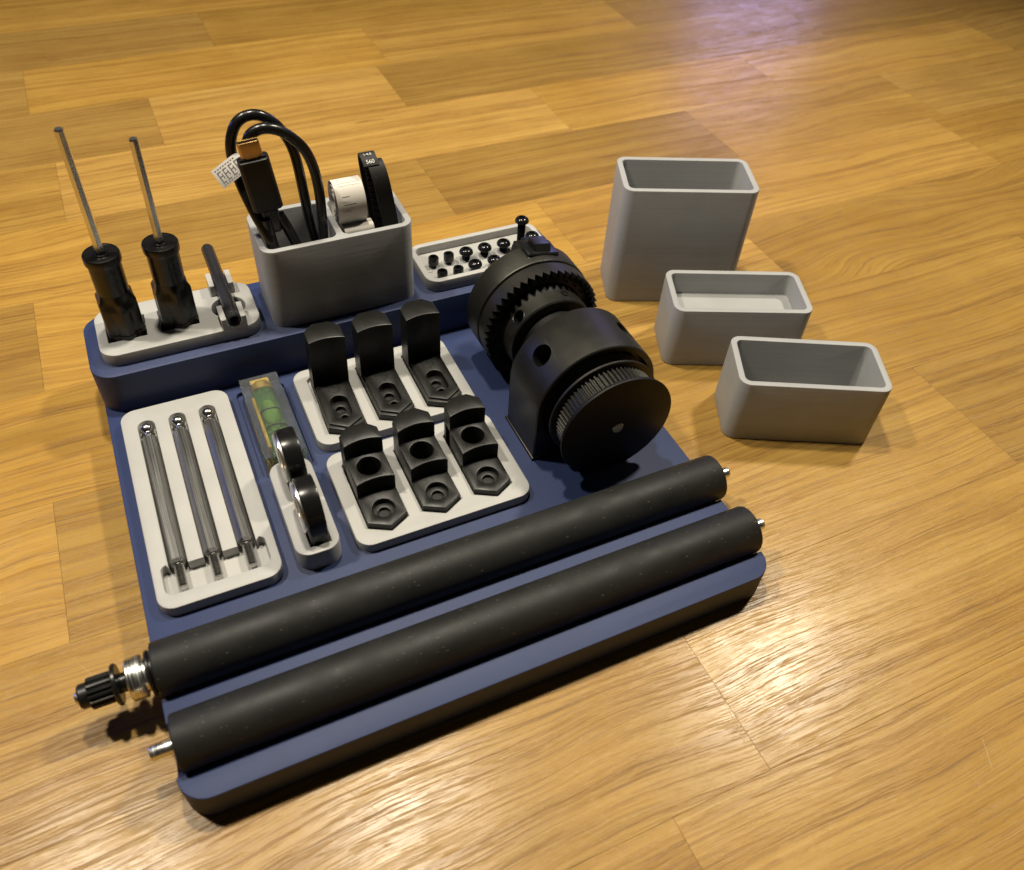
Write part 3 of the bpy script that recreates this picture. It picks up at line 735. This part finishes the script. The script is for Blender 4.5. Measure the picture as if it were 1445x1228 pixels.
tm = text_mesh("1-4-5", 1.7, th=0.04); b.add_mesh(tm, m @ T(129.6, 154.3, 98.62) @ Matrix.Rotation(math.radians(15), 4, 'X')); b.build("belt_print", M['whiteink'], bt, smooth=None)

# ---- screw tray and screws
t_sc, m_sc = tray("screw_tray", "light grey shallow tray at the right end of the rear step full of black screws", 148.6, 134.7, 215.0, 166.3, H2, zt, 6.5,
                  [rr(151.4, 137.5, 212.2, 163.5, 3.6)], [(rr(150, 136, 213.6, 165, 3), H2 + .01, 36.2)])
b = MB()
for sx_, sy_ in ((154.2, 149.6), (160.3, 138.8)): b.plate([(sx_ - 1.2, sy_ - 1.4), (sx_ + 1.2, sy_ - 1.4), (sx_ + 1.2, sy_ + 1.4), (sx_ - 1.2, sy_ + 1.4)], 36.2, 36.5, bev=.1, mat=m_sc)
b.build("raised_pad", M['gray'], t_sc)
def screw(kind, label, x, y, hz, tilt=(0, 0)):
    g = "small black cap screws in the screw tray" if kind == 'cap' else "black button-head screws in the screw tray"
    t = thing("cap_screw" if kind == 'cap' else "button_head_screw", label, "screw", (x, y, 36.2), random.uniform(0, 1), g)
    t.rotation_euler = (math.radians(tilt[0]), math.radians(tilt[1]), random.uniform(0, 1))
    b = MB()
    if kind == 'cap':
        n = 24; pr = [(0, hz - 4.0), (2.2, hz - 4.0), (2.45, hz - 3.7), (2.45, hz - .3), (2.2, hz), (1.35, hz), (1.25, hz - 1.2), (0, hz - 1.2)]
        b.lathe(pr, n)
        for v in b.bm.verts:
            if abs(math.hypot(v.co.x, v.co.y) - 2.45) < .02:
                a = math.atan2(v.co.y, v.co.x); k = 1 + 0.035 * (1 if round(a / (2 * PI) * n) % 2 else -1); v.co.x *= k; v.co.y *= k
        sr = 1.5
    else:
        pr = [(0, hz - 2.5), (3.1, hz - 2.5), (3.4, hz - 2.3), (3.45, hz - 1.9), (3.2, hz - 1.15), (2.7, hz - .55), (2.0, hz - .12), (1.45, hz), (1.3, hz - .2), (1.2, hz - 1.1), (0, hz - 1.1)]
        b.lathe(pr, 28); sr = 2.0
    b.build("head", M['screw'], t, smooth=35)
    b = MB(); pr = [(0, 0), (sr * .8, 0)]; z = 0.2; top = hz - (3.9 if kind == 'cap' else 2.4)
    while z < top - .5: pr += [(sr, z), (sr * .86, z + .3)]; z += .6
    pr += [(sr * .9, top), (0, top)]; b.lathe(pr, 16); b.build("threaded_shank", M['screw'], t, smooth=40)
    return t
ordn = ["first", "second", "third", "fourth", "fifth", "sixth"]
for i, x in enumerate((157.2, 165.2)):
    screw('cap', "small black cap screw, %s from the left in the back row" % ordn[i], x, 152.2, 5.4, (random.uniform(-3, 3), 2))
    screw('cap', "small black cap screw, %s from the left in the front row" % ordn[i], x + .6, 141.6, 4.5, (random.uniform(-3, 3), 1))
for i, x in enumerate((174.2, 184.0, 194.2)):
    screw('button', "black button-head screw, %s from the left in the back row" % ordn[i + 2], x, 152.4, 6.0, (random.uniform(-4, 4), random.uniform(-3, 3)))
    screw('button', "black button-head screw, %s from the left in the front row" % ordn[i + 2], x + .7, 142.2, 5.4, (random.uniform(-4, 4), random.uniform(-3, 3)))
screw('button', "long black button-head screw standing highest at the back right of the screw tray", 203.6, 152.6, 16.8, (0, 0))
screw('button', "long black button-head screw in front of the highest one, against the chuck", 206.3, 146.0, 11.5, (0, 0))

# ------------------------------------------------------------------ rollers
def roller(label, y, xl, xr, dz=0.0, gear=False):
    t = thing("rubber_roller", label, "roller", (W / 2, y, ZR + dz), 0, "black rubber rollers lying in the grooves of the board"); m = T(-W / 2, 0, 0)
    b = MB(); b.lathe([(0, xl), (8.6, xl), (9.3, xl + .25), (9.55, xl + .9), (9.55, xr - .9), (9.3, xr - .25), (8.6, xr), (0, xr)], 72, axis='X', mat=m); b.build("rubber_sleeve", M['rubber'], t, smooth=25)
    b = MB(); b.lathe([(0, xr), (1.9, xr), (2.6, xr + .1), (2.6, xr + 1), (1.95, xr + 1.2), (1.95, xr + 3.8), (2.3, xr + 4.0), (2.3, xr + 6.3), (1.9, xr + 6.9), (0, xr + 6.9)], 28, axis='X', mat=m); b.build("right_shaft", M['turned'], t)
    if not gear:
        b = MB(); b.lathe([(0, xl - 7.6), (2.1, xl - 7.6), (2.4, xl - 7.1), (2.4, xl), (0, xl)], 28, axis='X', mat=m); b.build("left_shaft", M['turned'], t)
    else:
        b = MB(); b.lathe([(0, xl - 2.0), (7.4, xl - 2.0), (7.6, xl - 1.7), (7.6, xl - 1.1), (6.6, xl - .9), (6.6, xl)], 44, axis='X', mat=m); b.build("washer", M['steelblack'], t)
        b = MB(); b.lathe([(5.2, xl - 2.0), (5.6, xl - 2.4), (5.6, xl - 3.4), (7.0, xl - 3.6), (7.2, xl - 4.0), (7.2, xl - 8.0), (6.9, xl - 8.4), (5.6, xl - 8.4), (5.3, xl - 8.0), (3.2, xl - 8.0), (3.0, xl - 8.5), (2.2, xl - 8.5)], 48, axis='X', mat=m); b.build("bearing", M['turned'], t)
        b = MB(); b.lathe([(3.3, xl - 8), (3.3, xl - 12), (0, xl - 12)], 28, axis='X', mat=m)
        b.lathe([(0, xl - 11.3), (6.6, xl - 11.3), (7.0, xl - 11.6), (7.0, xl - 12.4), (6.6, xl - 12.8), (0, xl - 12.8)], 40, axis='X', mat=m); b.build("flange", M['gloss'], t)
        # toothed pinion: 14 rounded teeth
        g = MB(); n = 16 * 6; prof = []
        for i in range(n):
            a = 2 * PI * i / n; q = (i % 6); r = 5.25 if q in (0, 1, 2) else (4.5 if q in (3, 5) else 4.3); prof.append((r * math.cos(a), r * math.sin(a)))
        mm = Matrix(((0, 0, 1, 0), (1, 0, 0, 0), (0, 1, 0, 0), (0, 0, 0, 1)))
        g.plate(prof, xl - 20.6, xl - 12.7, bev=0.15, botbev=0.3, mat=m @ mm); g.build("pinion", M['jaw'], t, smooth=30)
        b = MB(); b.lathe([(0, xl - 20), (4.1, xl - 20), (4.1, xl - 23.0), (3.7, xl - 23.6), (0, xl - 23.6)], 32, axis='X', mat=m); b.build("pinion_hub", M['jaw'], t)
        b = MB(); b.lathe([(0, xl - 23), (2.0, xl - 23), (2.0, xl - 24.3), (1.7, xl - 24.8), (0, xl - 24.8)], 24, axis='X', mat=m); b.build("left_shaft", M['turned'], t)
    return t
roller("black rubber roller with steel bearing and toothed pinion on its left end, nearer the trays", Y1, 0.6, 222.0, 0, True)
roller("plain black rubber roller with short steel shaft ends, nearest the front edge", Y2, 2.2, 219.4, 0, False)

# ------------------------------------------------------------------ rotary chuck
XC, ZC = 184.6, 40.5
ck = thing("rotary_chuck", "black metal rotary chuck with big toothed pulley standing at the right of the board", "chuck", (XC, 60, H1)); m = T(-XC, -60, -H1)
YM = Matrix(((1, 0, 0, 0), (0, 0, 1, 0), (0, 1, 0, 0), (0, 0, 0, 1)))     # plate (x,z) -> extrude along y
arch = [(XC - 27, H1 + 0.05), (XC + 27, H1 + 0.05)] + [(XC + 27 * math.cos(math.radians(a)), ZC + 27 * math.sin(math.radians(a))) for a in range(0, 181, 4)]
b = MB(); b.plate(arch, 38.9, 64.8, bev=0.5, botbev=0.5, mat=YM)
b2 = b; hs = b.build("housing", M['anod'], ck, smooth=25)
cutters = []
c = MB(); c.lathe([(0, 30), (24.6, 30), (24.6, 43.5), (0, 43.5)], 72, axis='Y', mat=T(XC, 0, ZC)); cutters.append(c)
for ang in (137, 47):
    a = math.radians(ang); rm = T(XC, 53.0, ZC) @ Matrix.Rotation(-(a - PI / 2), 4, 'Y')
    c = MB(); c.lathe([(0, 19), (4.7, 19), (4.7, 34), (0, 34)], 40, mat=rm); cutters.append(c)
cut(hs, cutters)
for v in hs.data.vertices: v.co += Vector((-XC, -60, -H1)) * S
b = MB(); b.plate([(XC - 27.5, 38.5), (XC + 27.5, 38.5), (XC + 27.5, 65.8), (XC - 27.5, 65.8)], H1 + .02, H1 + 1.5, bev=0.5, mat=m); b.build("foot_plate", M['anod'], ck)
# pulley group
A = lambda pr, n=72, **k: MB().lathe(pr, n, axis='Y', mat=m @ T(XC, 0, ZC), **k)
A([(0, 43.4), (22.5, 43.4), (22.5, 40.2), (15, 40.0), (15, 34), (0, 34)]).build("bearing_cap", M['steelblack'], ck)
A([(0, 34.4), (23.2, 34.4), (24.0, 34.1), (24.0, 33.2), (23.2, 32.8), (0, 32.8)]).build("rear_flange", M['anod'], ck)
g = MB(); NTEE = 70; prof = []
for i in range(NTEE * 4):
    a = 2 * PI * i / (NTEE * 4); r = (21.9, 21.9, 20.9, 20.9)[i % 4]; prof.append((r * math.sin(a), r * math.cos(a)))
g.plate(prof, 23.4, 33.0, bev=0.1, mat=m @ T(XC, 0, ZC) @ YM); g.build("toothed_pulley", M['anod'], ck, smooth=20)
A([(0, 21.6), (23.9, 21.6), (24.6, 21.9), (24.7, 22.5), (24.4, 23.5), (0, 23.5)], 96).build("front_disc", M['pulleyblack'], ck)
A([(0, 21.0), (2.2, 21.0), (2.5, 21.3), (2.5, 21.7)], 32).build("shaft_end", M['steel'], ck)
# neck, hub, sawtooth ring, chuck body, jaws
A([(15.0, 64.0), (15.0, 79.5), (16, 80)]).build("neck", M['pulleyblack'], ck)  # kept narrow and near-black to carry the shadow behind the housing
b = MB().lathe([(0, 79.3), (19.4, 79.3), (20.0, 79.9), (20.0, 87.0), (19.4, 87.6), (0, 87.6)], 72, axis='Y', mat=m @ T(XC, 0, ZC))
hub = b.build("hub_ring", M['anod'], ck)
a = math.radians(139); rm = m @ T(XC, 83.6, ZC) @ Matrix.Rotation(-(a - PI / 2), 4, 'Y')
c = MB(); c.lathe([(0, 12), (2.9, 12), (2.9, 30), (0, 30)], 32, mat=rm); cut(hub, [c])
b = MB(); b.lathe([(2.85, 19.3), (2.85, 20.05), (3.1, 20.2), (3.35, 20.05), (3.4, 19.6)], 32, mat=rm); b.build("hole_rim", M['steelblack'], ck)
a = math.radians(71); b = MB(); b.lathe([(1.75, 19.6), (1.75, 20.35), (1.2, 20.35), (1.0, 19.7), (0, 19.7)], 20, mat=m @ T(XC, 84.3, ZC) @ Matrix.Rotation(-(a - PI / 2), 4, 'Y')); b.build("set_screw", M['screw'], ck)
# sawtooth crown ring
g = MB(); N = 48; bm = g.bm; vo = []
RO, RI = 27.2, 23.6
for i in range(N * 2):
    a = 2 * PI * (i + .5) / (N * 2); yt = 88.6 if i % 2 == 0 else 91.6
    ri = RI if i % 2 == 0 else RI - .2
    ro = RO if i % 2 == 0 else RO - .1
    row = []
    for r_, y_ in ((ri, yt + 1.2), (ro, yt), (RO, 97.0), (RI, 97.0)):
        row.append(bm.verts.new(m @ Vector((XC + r_ * math.sin(a), y_, ZC + r_ * math.cos(a)))))
    vo.append(row)
n = len(vo)
for i in range(n):
    A_, B_ = vo[i], vo[(i + 1) % n]
    for k in range(3): bm.faces.new((A_[k], A_[k + 1], B_[k + 1], B_[k]))
g.build("sawtooth_ring", M['anod'], ck, smooth=20)
A([(12, 87.0), (19.0, 87.4), (20.5, 91.6), (25.5, 92.4), (26.2, 97.2)]).build("ring_back", M['pulleyblack'], ck)  # near-black backing paints the shaded recess inside the teeth
b = MB()
for i in range(24):
    a = 2 * PI * i / 24; b.lathe([(0, -.55), (.42, -.4), (.6, 0), (.42, .4), (0, .55)], 8, mat=m @ T(XC + 22.3 * math.sin(a), 91.0, ZC + 22.3 * math.cos(a)))
b.build("glint_balls", M['screw'], ck, smooth=60)  # small balls added to give the ring its shiny dots
A([(26.4, 97.0), (26.4, 97.9), (27.5, 98.3), (27.7, 99), (27.7, 110.0), (26.6, 111.4), (0, 111.4)], 96).build("chuck_body", M['anod'], ck)
xm = Matrix(((0, 0, 1, 0), (1, 0, 0, 0), (0, 1, 0, 0), (0, 0, 0, 1)))
for k, ang in enumerate((10, 100, 190)):
    rm = m @ T(XC, 0, ZC) @ Matrix.Rotation(math.radians(ang), 4, 'Y')
    top = (31.2, 28.2, 24.5)[k]
    b = MB()   # side outline in (y, r), extruded across x; wide guide block below, narrow stepped jaw on top
    b.plate([(102, 14), (118, 14), (118, 24), (113.5, 25), (113.5, 28.0), (112, 28.6), (102.6, 28.6), (102, 28.0)], -7.5, 7.5, bev=0.7, botbev=0.7, mat=rm @ xm)
    b.plate([(103.5, 20), (123, 20), (123, 22), (117.5, 23.0), (117.5, top - 4), (111.5, top - 3.4), (111.5, top), (105.5, top), (103.5, top - 2.5)], -3.9, 3.9, bev=0.4, botbev=0.4, mat=rm @ xm)
    b.build("chuck_jaw", M['steelblack'], ck)
for ang in (145,):
    rm = m @ T(XC, 0, ZC) @ Matrix.Rotation(math.radians(ang), 4, 'Y')
    b = MB(); b.plate([(104, 20), (112, 20), (112, 28.6), (110.5, 29.2), (105.5, 29.2), (104, 28.4)], -4.5, 4.5, bev=0.5, botbev=0.5, mat=rm @ xm); b.build("guide_block", M['steelblack'], ck)

# ------------------------------------------------------------------ loose cups on the floor
def cup(label, x, y, rz, h, depth):
    t = thing("open_box", label, "box", (x, y, 0), rz, "loose grey boxes standing on the floor")
    w_, d_ = 67.4, 32.8
    b = MB(); b.plate(rr(0, 0, w_, d_, 5.2, 8), 0, h, [rr(2.9, 2.9, w_ - 2.9, d_ - 2.9, 2.6, 6)], bev=0.5, botbev=0.5); b.build("box_body", M['gray2'], t)
    b = MB(); b.plate(rr(1.5, 1.5, w_ - 1.5, d_ - 1.5, 2), 0.6, depth, bev=0); b.build("box_floor", M['gray2'], t)
    return t
cup("tallest loose grey box, farthest back on the wooden floor", 250.0, 137.3, -0.377, 66.5, 2.0)
cup("low grey box with a shallow bright floor, between the other two", 251.4, 82.4, -0.391, 34.0, 22.0)
cup("low deep grey box nearest the camera, right of the organiser", 251.1, 29.0, -0.451, 34.0, 2.0)
